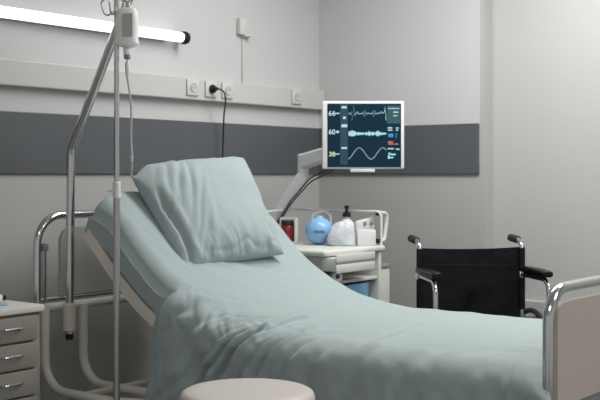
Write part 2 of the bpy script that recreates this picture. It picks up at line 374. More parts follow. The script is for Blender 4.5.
def make_sheet():
    b = new(); bm = b.bm
    nL, r = 480, 0.06
    rows = []
    Ls = [-0.022 + (1.928+0.022)*k/nL for k in range(nL+1)]
    nn, nt_, nf = 60, 110, 14
    for L in Ls:
        d = (Cz(L+.015)-Cz(L-.015))/.03; nrm = V((d, 0, 1)).normalized()
        w = smooth01(1.485, 1.525, L)                       # 1 where the sheet is tucked round the mattress
        hang = (1-w)*0.52 + w*0.066
        base = V((X0-L, 0, Cz(L)))
        endr = 0.0
        if L < 0.03: endr = (0.03-L)**2*6
        head = smooth01(1.78, 1.928, L)
        row = []
        down = (V((0, 0, -1))*(1-w) - nrm*w).normalized()
        re_, ob, bb = 0.060, 0.050, 0.080
        th0 = math.asin(re_/(re_+ob))
        # near hanging side, hem first
        for i in range(nn):
            dep = hang*(1-i/nn)
            f = dep/0.52
            loose = (1-w)
            # outward profile: over the side rail
            out = 0.016*w + loose*(0.03*f)
            lt = L + dep*0.35
            k = 0.55+0.45*nz(L*2.1, 3.3)
            fold = (math.sin(lt*34+2.2*nz(L*3.2, dep*1.1, 4))*0.5 + nz(lt*11, dep*0.8, 8)*0.9 + 0.45*nz(lt*26, dep*1.4, 2))*k
            amp = 0.030*smooth01(0.02, 0.30, dep)*loose + 0.004*w
            pv = loose*pinch(L, dep); ph_ = PI/2*smooth01(-.06, .14, dep)
            hz0 = top_ht(L, 0.0)*(1-smooth01(0, .12, dep))
            flare = loose*(smooth01(1.25, 1.50, L)*(0.01*smooth01(0, .05, dep) + 0.12*f) - (1-smooth01(-.02, .15, L))*0.075*min(1, dep/.10))
            out += loose*(1-smooth01(-.02, .15, L))*(0.075+0.03*smooth01(0, .1, dep))
            p1 = down*(dep + r*0.9) + V((0, YN, 0))
            th_ = th0 + (PI/2-th0)*min(1.0, dep/0.098)       # quarter ellipse from the mattress edge to the hang
            p2 = V((0, YN + re_ - (re_+ob)*math.sin(th_), -bb*(1-math.cos(th_)) - max(0.0, dep-0.098)))
            p = base + p1*w + p2*(1-w) + V((-flare, -out - amp*fold, 0)) + nrm*(hz0+.004+pv*math.cos(ph_)) + V((0, -pv*math.sin(ph_), 0))
            p.y = p.y
            # near the very end let the sheet turn round the foot corner
            row.append(p)
        # over the top
        for j in range(nt_+1):
            u = j/nt_
            Y = YN + (YFAR-YN)*u
            e = min(u, 1-u)*(YFAR-YN)
            drop = 0.0
            if e < r: drop = r - math.sqrt(max(r*r-(r-e)**2, 0))
            if u < 0.5:
                t2 = max(0.0, re_-e)/(re_+ob)
                drop = drop*w + (1-w)*bb*(1-math.sqrt(1-t2*t2))
            Yn = Y-YN
            pv = (1-w)*pinch(L, -e) if e < .12 and u < .5 else 0.0
            ph_ = PI/2*smooth01(-.06, .14, -e)
            ht = top_ht(L, Yn) + pv*math.cos(ph_)
            bulge = 0.010*math.exp(-((L-1.5)/0.15)**2)*(1-smooth01(0, 0.4, Yn))
            n2 = nrm
            p = base + V((0, Y, 0)) + n2*(ht + 0.004 + bulge*smooth01(0, .08, e))
            p.y -= pv*math.sin(ph_)
            if u < .5: p.y -= (1-w)*0.075*(1-smooth01(-.02, .15, L))*(1-smooth01(0, .22, e))
            dn = down if u < 0.5 else V((0, 0, -1))
            p += dn*drop*0.98
            row.append(p)
        for i in range(1, nf+1):
            dep = 0.34*i/nf
            p = base + V((0, YFAR + 0.012 + 0.01*nz(L*12, dep*2), 0)) + V((0, 0, -1))*(dep+r*0.9)
            row.append(p)
        # rounded upper end of the backrest: corner falls away on both sides
        if head > 0:
            for k_, p in enumerate(row):
                ed = max(0.0, abs(p.y-(YN+YFAR)/2) - 0.36)
                p += V((0.0, 0, -1))*head*ed*0.35
        # foot end rounding
        if endr:
            for p in row: p.z -= endr*1.2
        rows.append([bm.verts.new(p) for p in row])
    # short tuck down at the foot and over the head end
    def extra(src, vec, n, first=False):
        prev = src; out = []
        for k in range(1, n+1):
            ks = 1.0
            cur = []
            for idx, v in enumerate(src):
                sc_ = idx/nn if idx < nn else (1.0 if idx <= nn+nt_ else 1-(idx-nn-nt_)/nf)
                cur.append(bm.verts.new(v.co + V(vec)*k*sc_ + (V((-0.012*math.sin(k/n*PI), 0, 0)) if not first else V((0, 0, 0)))*sc_))
            out.append(cur)
        return out
    foot = extra(rows[0], (0.0015, 0, -0.02), 6, True)
    headr = extra(rows[-1], (0.0175, 0, -0.0225), 6)
    allr = foot[::-1] + rows + headr
    for A, D in zip(allr, allr[1:]):
        for k in range(len(A)-1): bm.faces.new((A[k], A[k+1], D[k+1], D[k]))
    return b
sh = obj('bed_sheet', make_sheet(), 'sheet', None, auto=180, loc=(1.37, -1.73, 0.69))
tag(sh, 'pale teal sheet draped over the hospital bed and hanging down its near side', 'sheet')
md = sh.modifiers.new('cloth', 'SOLIDIFY'); md.thickness = 0.003; md.offset = -1

# ------------------------------------------------------------------ pillow
def make_pillow():
    b = new(); bm = b.bm; n = 110
    TL, TR, BR, BL = V((0.575, -2.03, 1.225)), V((0.618, -1.385, 1.312)), V((0.925, -1.475, 0.898)), V((0.862, -2.035, 0.858))
    up_ = (TL-BL).normalized()
    nrm = ((TR-TL).cross(BL-TL)).normalized()
    if nrm.x < 0: nrm = -nrm
    tops, bots = [], []
    for side in (1, -1):
        grid = []
        for i in range(n+1):
            v = i/n; row = []
            for j in range(n+1):
                u = j/n
                # pull the edges in between the corners
                uu, vv = u*2-1, v*2-1
                pin = 0.055
                us = uu*(1-pin*(1-vv*vv)); vs = vv*(1-(pin*.3 if vv < 0 else pin*.5)*(1-uu*uu))
                a, c = (us+1)/2, (vs+1)/2
                p = TL*(1-a)*(1-c) + TR*a*(1-c) + BR*a*c + BL*(1-a)*c
                p += up_*0.055*smooth01(0.0, 0.17, u)*(1-u)**0.9*(1-v)**1.5
                e = max(0.0, (1-abs(uu)**2.6))*max(0.0, (1-abs(vv)**2.6))
                T = 0.105 if side > 0 else 0.075
                t_ = T*e**0.48
                # wrinkles: radial puckers near the edges, dents across the face
                edge = 1-e; ee = min(1, e*6)
                w = 0.008*nz(a*3, c*3, 11*side) + 0.003*nz(a*8, c*7, 3)
                ang = math.atan2(vv, uu)
                w += 0.010*edge**2*nz(ang*5.0, edge*1.2, 2)*min(1, e*8)
                # loose case: a deep crease along the left flank and soft folds slanting off it
                g = u - 0.045 - 0.035*v - 0.02*nz(v*3.5, 4)
                w -= 0.020*math.exp(-(g/0.016)**2)*smooth01(.18, .4, v)*min(1, e*9)
                w += 0.006*math.exp(-((g-.05)/0.025)**2)*smooth01(.1, .4, v)*ee
                lf = math.exp(-((u-.27)/0.15)**2)
                q1 = nz(a*11+c*5.0, c*1.8-a*1.5, 6); q2 = nz(a*22+c*9, c*3.5, 1)
                w += lf*(0.011*(abs(q1)*2-.5) + 0.005*q2)*ee
                # gathers along the lower hem
                bt = smooth01(.66, .97, v)
                w += bt*(0.012*nz(a*15-c*4, c*2.5, 9) + 0.006*nz(a*30-c*8, c*5, 3))*ee
                w -= 0.005*math.exp(-((v-.93-.06*nz(u*6, 8))/.020)**2)*smooth01(.15, .35, u)*ee
                q = ((uu-1)*0.55+(vv-0.9)*0.9)
                w += 0.010*math.exp(-(q/0.10)**2)*smooth01(0.1, .9, uu)*smooth01(0, .6, vv)*ee
                # a shallow hollow where the filling has settled
                w -= 0.010*math.exp(-((uu-.15)**2+(vv+.25)**2)/.18)
                row.append(p + nrm*side*(t_ + w*(1 if side > 0 else .4)))
            grid.append(row)
        (tops if side > 0 else bots).extend(grid)
    vt = [[bm.verts.new(p) for p in r] for r in tops]
    vb = [[vt[i][j] if i in (0, n) or j in (0, n) else bm.verts.new(bots[i][j]) for j in range(n+1)] for i in range(n+1)]
    for i in range(n):
        for j in range(n):
            bm.faces.new((vt[i][j], vt[i][j+1], vt[i+1][j+1], vt[i+1][j]))
            bm.faces.new((vb[i][j], vb[i+1][j], vb[i+1][j+1], vb[i][j+1]))
    return b
pw = obj('pillow', make_pillow(), 'sheet', None, auto=180, loc=(0.74, -1.71, 1.0))
tag(pw, 'plump pale teal pillow leaning on the raised head of the bed', 'pillow')

# ------------------------------------------------------------------ infusion stand, bottle and line
PX, PY = 0.862, -2.37
iv = thing('infusion_stand', 'slim steel infusion stand standing in front of the head of the bed', 'stand', (PX, PY, 0))
b = new(); cyl(b, (PX, PY, 0.08), (PX, PY, 1.205), 0.0125, 18); obj('lower_pole', b, 'steel', iv)
b = new(); cyl(b, (PX, PY, 1.16), (PX, PY, 1.885), 0.0098, 18); obj('upper_pole', b, 'chrome', iv)
b = new(); cyl(b, (PX, PY, 1.150), (PX, PY, 1.212), 0.0145, 18, 0.003); cyl(b, (PX, PY, 1.18), (PX-.02, PY-.025, 1.18), 0.006, 10, .001); obj('collar', b, 'white', iv)
R_ = V((.788, .616, 0)); F_ = V((-.616, .788, 0))
b = new(); cyl(b, (PX, PY, 1.874), (PX, PY, 1.892), 0.014, 16, .003); obj('hook_hub', b, 'steel', iv)
top = V((PX, PY, 1.882))
for dv in (-R_*0.9-F_*.2, R_*0.85-F_*0.35, R_*.35+F_*.9, -R_*.3-F_*.9):
    dv = dv.normalized()
    pts = [top, top+dv*0.03+V((0, 0, 0.004)), top+dv*0.058+V((0, 0, -0.018)), top+dv*0.046+V((0, 0, -0.058)), top+dv*0.030+V((0, 0, -0.068)), top+dv*0.016+V((0, 0, -0.050))]
    if dv.dot(R_) > .5: pts = [top, top+dv*0.025+V((0, 0, -0.004)), top+dv*0.046+V((0, 0, -0.022)), top+dv*0.062+V((0, 0, -0.008))]
    b = new(); tube(b, fillet(pts, 0.018, 5), 0.0028, 8); obj('hook', b, 'steel', iv)
b = new(); cyl(b, (PX, PY, 0.07), (PX, PY, 0.14), 0.03, 20, .005); obj('hub', b, 'steel', iv)
for k in range(5):
    a = k*2*PI/5+0.4; ex, ey = PX+0.27*math.cos(a), PY+0.27*math.sin(a)
    b = new(); tube(b, [(PX, PY, 0.10), (ex, ey, 0.075)], 0.012, 10); obj('leg', b, 'steel', iv)
    b = new(); cyl(b, (ex-0.01*math.sin(a), ey+0.01*math.cos(a), 0.03), (ex+0.01*math.sin(a), ey-0.01*math.cos(a), 0.03), 0.03, 18, .004); cyl(b, (ex, ey, .03), (ex, ey, .075), .006, 8); obj('caster', b, 'rubber', iv)
# bottle hanging from the right hook
BX, BY = PX+0.046*R_.x+.002, PY+0.046*R_.y-0.012
rot38 = Matrix.Rotation(math.radians(30), 4, 'Z')
bt = thing('infusion_bottle', 'milky plastic infusion bottle with a grey label hanging upside down from the steel stand', 'bottle', (BX, BY, 1.70))
b = new()
# rounded rectangular body by stacked loops
def loops(b, secs, mtx, seg=32, pw=3.2):
    bm = b.bm; rings = []
    for z, ax, ay in secs:
        ring = []
        for k in range(seg):
            a = 2*PI*k/seg; ca, sa = math.cos(a), math.sin(a)
            ring.append(bm.verts.new(mtx @ V((ax*math.copysign(abs(ca)**(2/pw), ca), ay*math.copysign(abs(sa)**(2/pw), sa), z))))
        rings.append(ring)
    for A, D in zip(rings, rings[1:]):
        for k in range(seg): bm.faces.new((A[k], A[(k+1) % seg], D[(k+1) % seg], D[k]))
    bm.faces.new(rings[0][::-1]); bm.faces.new(rings[-1])
mb = Matrix.Translation((BX, BY, 1.70)) @ rot38
loops(b, [(0.0, .014, .014), (0.002, .024, .018), (0.010, .040, .024), (0.016, .043, .027), (0.022, .041, .026), (0.028, .040, .026), (0.10, .040, .026), (0.128, .038, .025), (0.140, .031, .021), (0.144, .015, .012)], mb)
obj('bottle_body', b, 'bag', bt)
b = new(); box(b, (-0.010, -0.0275, 0.036), (0.028, -0.024, 0.120), 0.001, 1, mb); obj('label', b, 'baglabel', bt)
b = new(); cyl(b, (BX, BY, 1.672), (BX, BY, 1.702), 0.014, 18, .003); obj('neck', b, 'bag', bt)
b = new(); cyl(b, (BX, BY, 1.658), (BX, BY, 1.674), 0.012, 18, .002); obj('cap', b, 'grey', bt)
b = new(); tube(b, fillet([(BX-.012*R_.x, BY-.012*R_.y, 1.842), (BX-.006*R_.x, BY-.006*R_.y, 1.872), (BX+.006*R_.x, BY+.006*R_.y, 1.872), (BX+.012*R_.x, BY+.012*R_.y, 1.842)], .006, 5), 0.003, 8); obj('hanger', b, 'bag', bt)
ln = thing('infusion_line', 'thin clear drip line hanging from the infusion bottle down behind the pillow', 'tube', (BX, BY, 1.65))
b = new(); cyl(b, (BX, BY, 1.645), (BX, BY, 1.660), 0.004, 10); lathe(b, [(0, 0), (0.004, 0.0), (0.0075, 0.010), (0.0085, 0.045), (0.006, 0.052), (0, 0.052)], (BX, BY, 1.595), 16); obj('drip_chamber', b, 'tubing', ln)
E_ = V((0.515, -1.975, 1.235))
b = new(); pts = [V((BX, BY, 1.597))]
for k in range(1, 15):
    f = k/14; p = V((BX, BY, 1.597)).lerp(E_, f); p += R_*(0.004*math.sin(f*8)*math.sin(f*PI)+0.010*math.sin(f*PI)); pts.append(p)
pts += [V((0.53, -1.93, 1.205)), V((0.53, -1.85, 1.19))]
tube(b, pts, 0.0040, 8); obj('tubing', b, 'tubing', ln)
p = pts[11]; q = pts[12]; b = new(); cyl(b, p, p.lerp(q, .8), 0.0055, 10, .001); obj('connector', b, 'white', ln)

# ------------------------------------------------------------------ drawer cabinet at the far left
cab = thing('drawer_cabinet', 'low off-white cabinet of drawers by the head of the bed', 'cabinet', (0.38, -2.73, 0))
cx0, cx1, cy0, cy1 = 0.14, 0.60, -2.98, -2.50
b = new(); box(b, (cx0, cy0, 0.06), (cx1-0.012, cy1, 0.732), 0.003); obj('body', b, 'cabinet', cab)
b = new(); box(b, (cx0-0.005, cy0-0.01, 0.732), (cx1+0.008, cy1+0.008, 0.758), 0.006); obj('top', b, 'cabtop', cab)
zs = [(0.632, 0.722), (0.532, 0.624), (0.432, 0.524), (0.332, 0.424), (0.09, 0.324)]
for za, zb in zs:
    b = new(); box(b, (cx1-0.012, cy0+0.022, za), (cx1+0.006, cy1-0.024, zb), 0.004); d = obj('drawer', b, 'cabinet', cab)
    zc = (za+zb)/2+0.006
    b = new(); tube(b, fillet([(cx1+0.004, -2.685, zc), (cx1+0.024, -2.675, zc), (cx1+0.024, -2.605, zc), (cx1+0.004, -2.595, zc)], 0.012, 5), 0.0048, 8); obj('handle', b, 'chrome', d)
for xx in (cx0+.05, cx1-.06):
    for yy in (cy0+.05, cy1-.05):
        b = new(); cyl(b, (xx, yy, 0), (xx, yy, 0.062), 0.018, 14, .003); obj('foot', b, 'rubber', cab)
sm = thing('small_case', 'small pale grey box with a black end lying on the drawer cabinet', 'box', (0.38, -2.60, 0.758))
b = new(); box(b, (0.350, -2.70, 0.7585), (0.415, -2.535, 0.784), 0.005); obj('case', b, 'white', sm)
b = new(); box(b, (0.352, -2.536, 0.761), (0.413, -2.518, 0.780), 0.004); obj('black_end', b, 'black', sm)
b = new(); box(b, (0.45, -2.86, 0.7585), (0.53, -2.60, 0.765), 0.002); fo = obj('folder', b, 'bluebin', None, loc=(0.49, -2.73, 0.7585)); tag(fo, 'flat blue folder lying on top of the drawer cabinet', 'folder')

# ------------------------------------------------------------------ stool in the foreground
SX, SY, SZ = 1.755, -2.675, 0.614
st = thing('stool', 'round stool with a pale padded seat in front of the bed', 'stool', (SX, SY, 0))
b = new(); lathe(b, [(0, -0.062), (0.17, -0.062), (0.188, -0.055), (0.197, -0.042), (0.197, -0.020), (0.191, -0.008), (0.180, -0.002), (0.15, 0.0), (0.08, 0.002), (0, 0.0025)], (SX, SY, SZ), 64); obj('seat', b, 'stool', st)
b = new(); cyl(b, (SX, SY, 0.10), (SX, SY, SZ-0.06), 0.024, 20); obj('column', b, 'chrome', st)
b = new(); lathe(b, [(0, 0), (0.10, 0), (0.10, 0.008), (0.03, 0.02), (0, 0.02)], (SX, SY, SZ-0.084), 32); obj('seat_plate', b, 'grey', st)
for k in range(5):
    a = k*2*PI/5+.2; ex, ey = SX+0.23*math.cos(a), SY+0.23*math.sin(a)
    b = new(); tube(b, [(SX, SY, 0.12), (ex, ey, 0.075)], [0.02, 0.013], 12); obj('leg', b, 'chrome', st)
    b = new(); cyl(b, (ex-0.012*math.sin(a), ey+0.012*math.cos(a), 0.028), (ex+0.012*math.sin(a), ey-0.012*math.cos(a), 0.028), 0.028, 18, .004); cyl(b, (ex, ey, .03), (ex, ey, .075), .006, 8); obj('caster', b, 'rubber', st)

# ------------------------------------------------------------------ treatment cart behind the bed
KX0, KX1, KY0, KY1, KZ = 0.27, 0.85, -1.085, -0.575, 0.885
ct = thing('treatment_cart', 'white wheeled treatment cart with drawers and a guard rail behind the bed', 'cart', (0.56, -0.84, 0))
b = new(); box(b, (KX0, KY0, KZ-0.028), (KX1, KY1, KZ), 0.010, 3); obj('top', b, 'cart', ct)
b = new(); box(b, (KX0+.02, KY0+.02, 0.14), (KX1-.03, KY0+.035, KZ-.028)); box(b, (KX0+.02, KY0+.03, 0.14), (KX0+.035, KY1-.03, KZ-.028)); box(b, (KX0+.02, KY0+.03, .14), (KX1-.03, KY1-.03, .165)); obj('body', b, 'cartgrey', ct, smooth=False)
b = new(); box(b, (KX0+.02, KY1-.045, 0.14), (KX1-.012, KY1-.02, KZ-.028), .004); obj('side_panel', b, 'cart', ct)
b = new(); box(b, (KX0+.04, KY0+.03, 0.720), (KX1-.02, KY1-.03, 0.735), .004); obj('shelf', b, 'cart', ct)
# upper drawer stands pulled out a little
b = new(); box(b, (KX0+.08, KY0+.025, 0.790), (KX1+.045, KY1-.175, 0.852), 0.004); dr = obj('drawer', b, 'cart', ct)
b = new(); box(b, (KX1+.045, KY0+.022, 0.832), (KX1+.053, KY1-.172, 0.868), 0.004); box(b, (KX1+.045, KY0+.022, 0.782), (KX1+.053, KY1-.172, 0.822), 0.004); obj('drawer_front', b, 'cart', dr)
b = new(); box(b, (KX1+.046, KY0+.03, 0.8215), (KX1+.0505, KY1-.18, 0.8325)); obj('grip_groove', b, 'grey', dr)
# guard rail round the back and the sides
b = new(); zr = KZ+.168
tube(b, fillet([(KX1-.02, KY1-.01, KZ-.01), (KX1-.02, KY1-.01, zr), (KX0+.02, KY1-.01, zr), (KX0+.02, KY0+.05, zr-.01), (KX0+.02, KY0+.05, KZ-.01)], .03, 6), .0060, 10); obj('guard_rail', b, 'white', ct)
b = new(); tube(b, fillet([(KX1-.05, KY1+.0, zr-.005), (KX1-.05, KY1+.085, zr-.012), (KX1-.05, KY1+.080, zr-.06), (KX1-.05, KY1+.060, KZ+.02), (KX1-.05, KY1+.0, KZ+.02)], .02, 5), .010, 12); obj('push_handle', b, 'white', ct)
for z_ in (zr-.01, KZ+.02):
    b = new(); cyl(b, (KX1-.05, KY1-.005, z_), (KX1-.05, KY1+.02, z_), .012, 14, .002); obj('handle_clamp', b, 'black', ct)
for xx in (KX0+.08, KX1-.08):
    for yy in (KY0+.07, KY1-.07):
        b = new(); cyl(b, (xx, yy-.014, .045), (xx, yy+.014, .045), .045, 20, .005); cyl(b, (xx, yy, .045), (xx, yy, .142), .01, 10); obj('caster', b, 'rubber', ct)
# waste box hung on the cart's right side
wb = thing('waste_box', 'narrow white waste box with a dark lid hung on the right side of the cart', 'bin', (0.72, -0.53, 0.35))
b = new(); box(b, (0.62, KY1-.018, 0.36), (0.80, KY1+.115, 0.765), .008); obj('box_body', b, 'cart', wb)
b = new(); box(b, (0.615, KY1-.019, 0.765), (0.805, KY1+.120, 0.785), .004); obj('lid', b, 'grey', wb)
# things on the cart
T0 = KZ+.0005
mk = thing('resuscitator_ball', 'round light blue plastic ball-shaped bag on the left of the cart top', 'bag', (0.555, -0.735, T0))
b = new(); lathe(b, [(0.0, 0)]+[(0.071*math.sin(a*PI/18)*(1 if a > 3 else 1), 0.069-0.069*math.cos(a*PI/18)) for a in range(2, 17)]+[(0.02, .138), (0.018, .146), (0, .146)], (0.555, -0.735, T0), 36); obj('ball', b, 'blue', mk)
# printed marking: a few dark strokes bowed round the ball
b = new()
def on_ball(u, w, rr=0.0715):
    f = V((.616, -.788, 0)); r_ = V((.788, .616, 0))
    k = math.sqrt(max(rr*rr-u*u-w*w, 0)); return V((0.555, -0.735, T0+.069)) + r_*u + V((0, 0, w)) + f*k
for (ua, wa, ub, wb_) in ((-.026, .006, -.018, -.010), (-.018, -.010, -.012, .008), (-.012, .008, -.008, -.004), (-.002, .006, -.002, -.010), (.006, .008, .006, -.008), (.006, .0, .016, .0), (.016, .008, .016, -.010), (.024, .004, .024, -.008), (-.026, -.002, .028, -.003)):
    tube(b, [on_ball(ua+(ub-ua)*k/4, wa+(wb_-wa)*k/4) for k in range(5)], .0016, 6)
obj('printed_mark', b, 'bluedark', mk)
b = new(); tube(b, fillet([(0.495, -0.705, T0+.08), (0.480, -0.70, T0+.150), (0.53, -0.655, T0+.165), (0.565, -.65, T0+.145), (0.57, -.66, T0+.08)], .03, 6), .0055, 10); obj('hose', b, 'white', mk)
cp = thing('specimen_cup', 'small pale pink plastic cup between the blue ball and the wrapped bottle', 'cup', (0.62, -0.675, T0))
b = new(); lathe(b, [(0, 0), (0.016, 0), (0.019, .055), (0.021, .056), (0.021, .070), (0, .072)], (0.62, -0.675, T0), 22); obj('cup_body', b, 'pink', cp)
pb = thing('pump_bottle', 'rounded white pump bottle with a black pump top on the cart', 'bottle', (0.675, -0.650, T0))
b = new(); lathe(b, [(0, 0), (0.038, 0), (0.044, .006), (0.044, .085), (0.040, .105), (0.024, .122), (0.015, .128), (0.015, .140), (0, .140)], (0.650, -0.630, T0), 30); obj('bottle_body', b, 'white', pb)
b = new(); lathe(b, [(0, .1402), (0.021, .138), (0.021, .158), (0.012, .163), (0.007, .166), (0.007, .180), (0.012, .181), (0.012, .195), (0, .196)], (0.650, -0.630, T0), 20); tube(b, [(0.650, -.63, T0+.188), (.668, -.655, T0+.185)], .005, 8); obj('pump', b, 'black', pb)
wr = new(); m_ = Matrix.Translation((0.695, -0.735, T0)) @ Matrix.Rotation(math.radians(38), 4, 'Z')
secs = [(0.0, .060, .036), (.004, .070, .042), (.035, .071, .044), (.065, .060, .040), (.09, .050, .034), (.108, .036, .026), (.120, .016, .012)]
loops(wr, secs, m_, 40, 2.6)
for v in wr.bm.verts: v.co += V((nz(v.co.x*40, v.co.y*40, v.co.z*40), nz(v.co.x*40+9, v.co.y*40, v.co.z*40), 0))*.012
o = obj('wrapped_bundle', wr, 'clearbag', None, loc=(0.695, -0.735, T0)); tag(o, 'crumpled clear plastic wrapped bundle in front of the pump bottle on the cart', 'bag')
b = new(); box(b, (-.050, -.03, 0), (.042, .03, .078), .004, 2, Matrix.Translation((0.782, -0.645, T0)) @ Matrix.Rotation(math.radians(44), 4, 'Z'))
o = obj('carton', b, 'white', None, loc=(0.782, -0.645, T0)); tag(o, 'plain white carton at the right front corner of the cart top', 'box')
dv = thing('white_device', 'low white device with two dark knobs behind the white carton on the cart', 'device', (0.70, -0.575, T0))
md_ = Matrix.Translation((0.712, -0.600, T0)) @ Matrix.Rotation(math.radians(44), 4, 'Z')
b = new(); box(b, (-.025, -.018, 0), (.070, .022, .138), .010, 3, md_)
for v in b.bm.verts:
    q = md_.inverted() @ v.co
    if q.z > .11 and q.x < 0.01: v.co.z -= .018
obj('case', b, 'white', dv)
for k, ux in enumerate((.030, .062)):
    b = new(); c0 = md_ @ V((ux-.008, -.017, .108)); c1 = md_ @ V((ux-.008, -.026, .108)); cyl(b, c0, c1, .009, 16, .002); obj('knob', b, 'grey', dv)
jr = thing('red_jar', 'small dark red jar with a black lid at the left end of the cart', 'jar', (0.356, -0.742, T0))
JX, JY = 0.356, -0.742
b = new(); lathe(b, [(0, 0), (0.030, 0), (0.033, .005), (0.033, .076), (0.028, .084), (0, .084)], (JX, JY, T0+.0085), 26); obj('jar_body', b, 'red', jr)
b = new(); lathe(b, [(0, 0), (0.032, 0), (0.032, .022), (0.030, .025), (0, .025)], (JX, JY, T0+.0925), 26); obj('lid', b, 'black', jr)
b = new(); q = Matrix.Translation((JX, JY, T0)) @ Matrix.Rotation(math.radians(38), 4, 'Z')
box(b, (-.040, -.038, 0), (.040, .044, .008), .002, 1, q); box(b, (.036, -.030, 0), (.056, .048, .122), .003, 1, q); box(b, (-.040, .036, 0), (.056, .048, .130), .002, 1, q)
o = obj('open_holder', b, 'white', None, loc=(JX, JY, T0)); tag(o, 'white open-fronted holder around the red jar on the cart', 'holder')
# in the open bay
b = new(); mq = Matrix.Translation((0.815, -0.965, 0.7355+.0265)) @ axis_m((.75, -.5, 0))
lathe(b, [(.011, 0), (.025, 0), (.0265, .003), (.0265, .05), (.025, .053), (.011, .053), (.011, 0.0)], (0, 0, 0), 26, mq)
o = obj('tape_roll', b, 'white', None, loc=(0.815, -0.965, 0.7355)); tag(o, 'white bandage roll lying in the open bay under the cart drawer', 'roll')
bb = thing('blue_bin', 'light blue open bin standing below the shelf of the cart', 'bin', (0.60, -0.85, 0.165))
b = new(); loops(b, [(0.166, .19, .17), (0.66, .215, .205), (0.708, .217, .208), (0.708, .207, .198), (0.68, .205, .194)], Matrix.Translation((0.605, -0.833, 0)), 40, 6); obj('bin_body', b, 'bluebin', bb)

# ------------------------------------------------------------------ monitor and its arm
ARM = thing('monitor_arm', 'jointed light grey monitor arm rising from behind the bed to the monitor', 'arm', (0.02, -0.60, 0.95))
Bm = Matrix.Rotation(math.radians(38), 4, 'Z')
MC = V((0.774, -0.664, 1.433))
A0, A1, A2 = V((0.23, -0.71, 0.985)), V((0.36, -0.615, 1.230)), V((0.735, -0.610, 1.395))
def beam(b, p0, p1, w, h, taper=1.0):
    bm = b.bm; d = (p1-p0).normalized(); s = d.cross(V((0, 0, 1))).normalized(); u = s.cross(d)
    rings = []
    for p, k in ((p0, 1.0), (p0.lerp(p1, .04), 1.08), (p0.lerp(p1, .96), 1.08*taper), (p1, taper)):
        rings.append([bm.verts.new(p+s*w*k*ca*.5+u*h*k*sa*.5) for ca, sa in ((-1, -.7), (-.7, -1), (.7, -1), (1, -.7), (1, .7), (.7, 1), (-.7, 1), (-1, .7))])
    for A, D in zip(rings, rings[1:]):
        for k in range(8): bm.faces.new((A[k], A[(k+1) % 8], D[(k+1) % 8], D[k]))
    bm.faces.new(rings[0][::-1]); bm.faces.new(rings[-1])
b = new(); beam(b, A0, A1, .058, .062); obj('lower_arm', b, 'arm', ARM)
b = new(); beam(b, A1+V((0.0, 0, .075)), A2, .060, .072, .9); obj('upper_arm', b, 'arm', ARM)
b = new(); cyl(b, A1+V((0, 0, -.02)), A1+V((0, 0, .115)), .030, 20, .006); obj('elbow', b, 'arm', ARM)
b = new(); cyl(b, A0+V((0, 0, -.09)), A0+V((0, 0, .03)), .032, 20, .005); tube(b, [A0+V((0, 0, -.07)), V((0.02, -.71, A0.z-.07))], .022, 14); obj('wall_joint', b, 'arm', ARM)
b = new(); box(b, (0, -.77, .85), (.02, -.65, .98), .005); obj('wall_plate', b, 'arm', ARM)
b = new(); cyl(b, A2, MC+V((-.035, .045, 0)), .03, 16, .004); obj('tilt_head', b, 'grey', ARM)
for k, dz in enumerate((0.0, -.016)):
    b = new(); o_ = V((.03, -.035, 0))
    pts = [A2+V((-.03, 0, -.05+dz)), A2.lerp(A1, .45)+V((0, -.02, -.045+dz)), A1+V((.055, -.01, -.01+dz*1.3)), A1.lerp(A0, .5)+V((.045, -.035, -.008+dz)), A0+V((.03, -.03, -.03+dz)), A0+V((0, -.02, -.20))]
    tube(b, fillet(pts, .06, 5), .0036, 8); obj('cable', b, 'black', ARM)

mo = thing('patient_monitor', 'white-framed patient monitor showing green traces and numbers above the cart', 'monitor', tuple(MC), math.radians(38))
W2, H2 = 0.203, 0.168
b = new(); box(b, (-W2, -0.012, -H2), (W2, 0.035, H2), .008, 3); obj('housing', b, 'white', mo, world=False)
b = new(); box(b, (-.12, .03, -.11), (.12, .06, .11), .012, 3); obj('back_cover', b, 'arm', mo, world=False)
b = new(); box(b, (-.064, -.010, -H2-.016), (.058, .02, -H2+.002), .004); obj('lower_lip', b, 'white', mo, world=False)
SC = 0.00495
def sp(px, py): return V(((px-363)*SC, -0.0145, (135.3-py)*SC))
b = new(); a_, c_ = sp(327.2, 167.5), sp(400.8, 104); box(b, (a_.x, -.0135, a_.z), (c_.x, -.011, c_.z)); scr = obj('screen', b, 'screen', mo, smooth=False, world=False)
def patch(rects, m, name, y=-.0142):
    for x0, y0_, x1, y1_ in rects:
        b = new(); p, q = sp(x0, y1_), sp(x1, y0_); box(b, (p.x, y, p.z), (q.x, -.0134, q.z))
        obj(name, b, m, scr, smooth=False, world=False)
patch([(340, 104.5, 347.5, 165)], 'e_teal', 'teal_column')
patch([(387, 106, 400, 124)], 'e_green', 'status_panel')
patch([(341.5, 106.6, 346.5, 108.8), (341.2, 124.8, 347, 127.6), (341.2, 147.4, 346.8, 149.2), (333.8, 113.2, 339.4, 114.4), (333.8, 153.8, 339.3, 154.9), (336.2, 131, 338.8, 133.4), (342.8, 117, 345.6, 119.4), (388, 108.4, 399, 109.3), (393, 112, 398, 113.2), (393, 115.6, 397, 116.6), (387.5, 127.6, 392, 129), (387.5, 130, 392, 131.2), (395.5, 127.8, 398.5, 129), (395.5, 130, 398, 131)], 'e_white', 'text_block', -.0147)
patch([(388, 134, 393, 137.5), (395.5, 133.5, 396.3, 138)], 'e_blue', 'blue_block', -.0145)
patch([(387.5, 141.6, 392.6, 143.2), (388.2, 143.6, 393, 145), (394, 143.8, 398, 145)], 'e_red', 'red_text', -.0147)
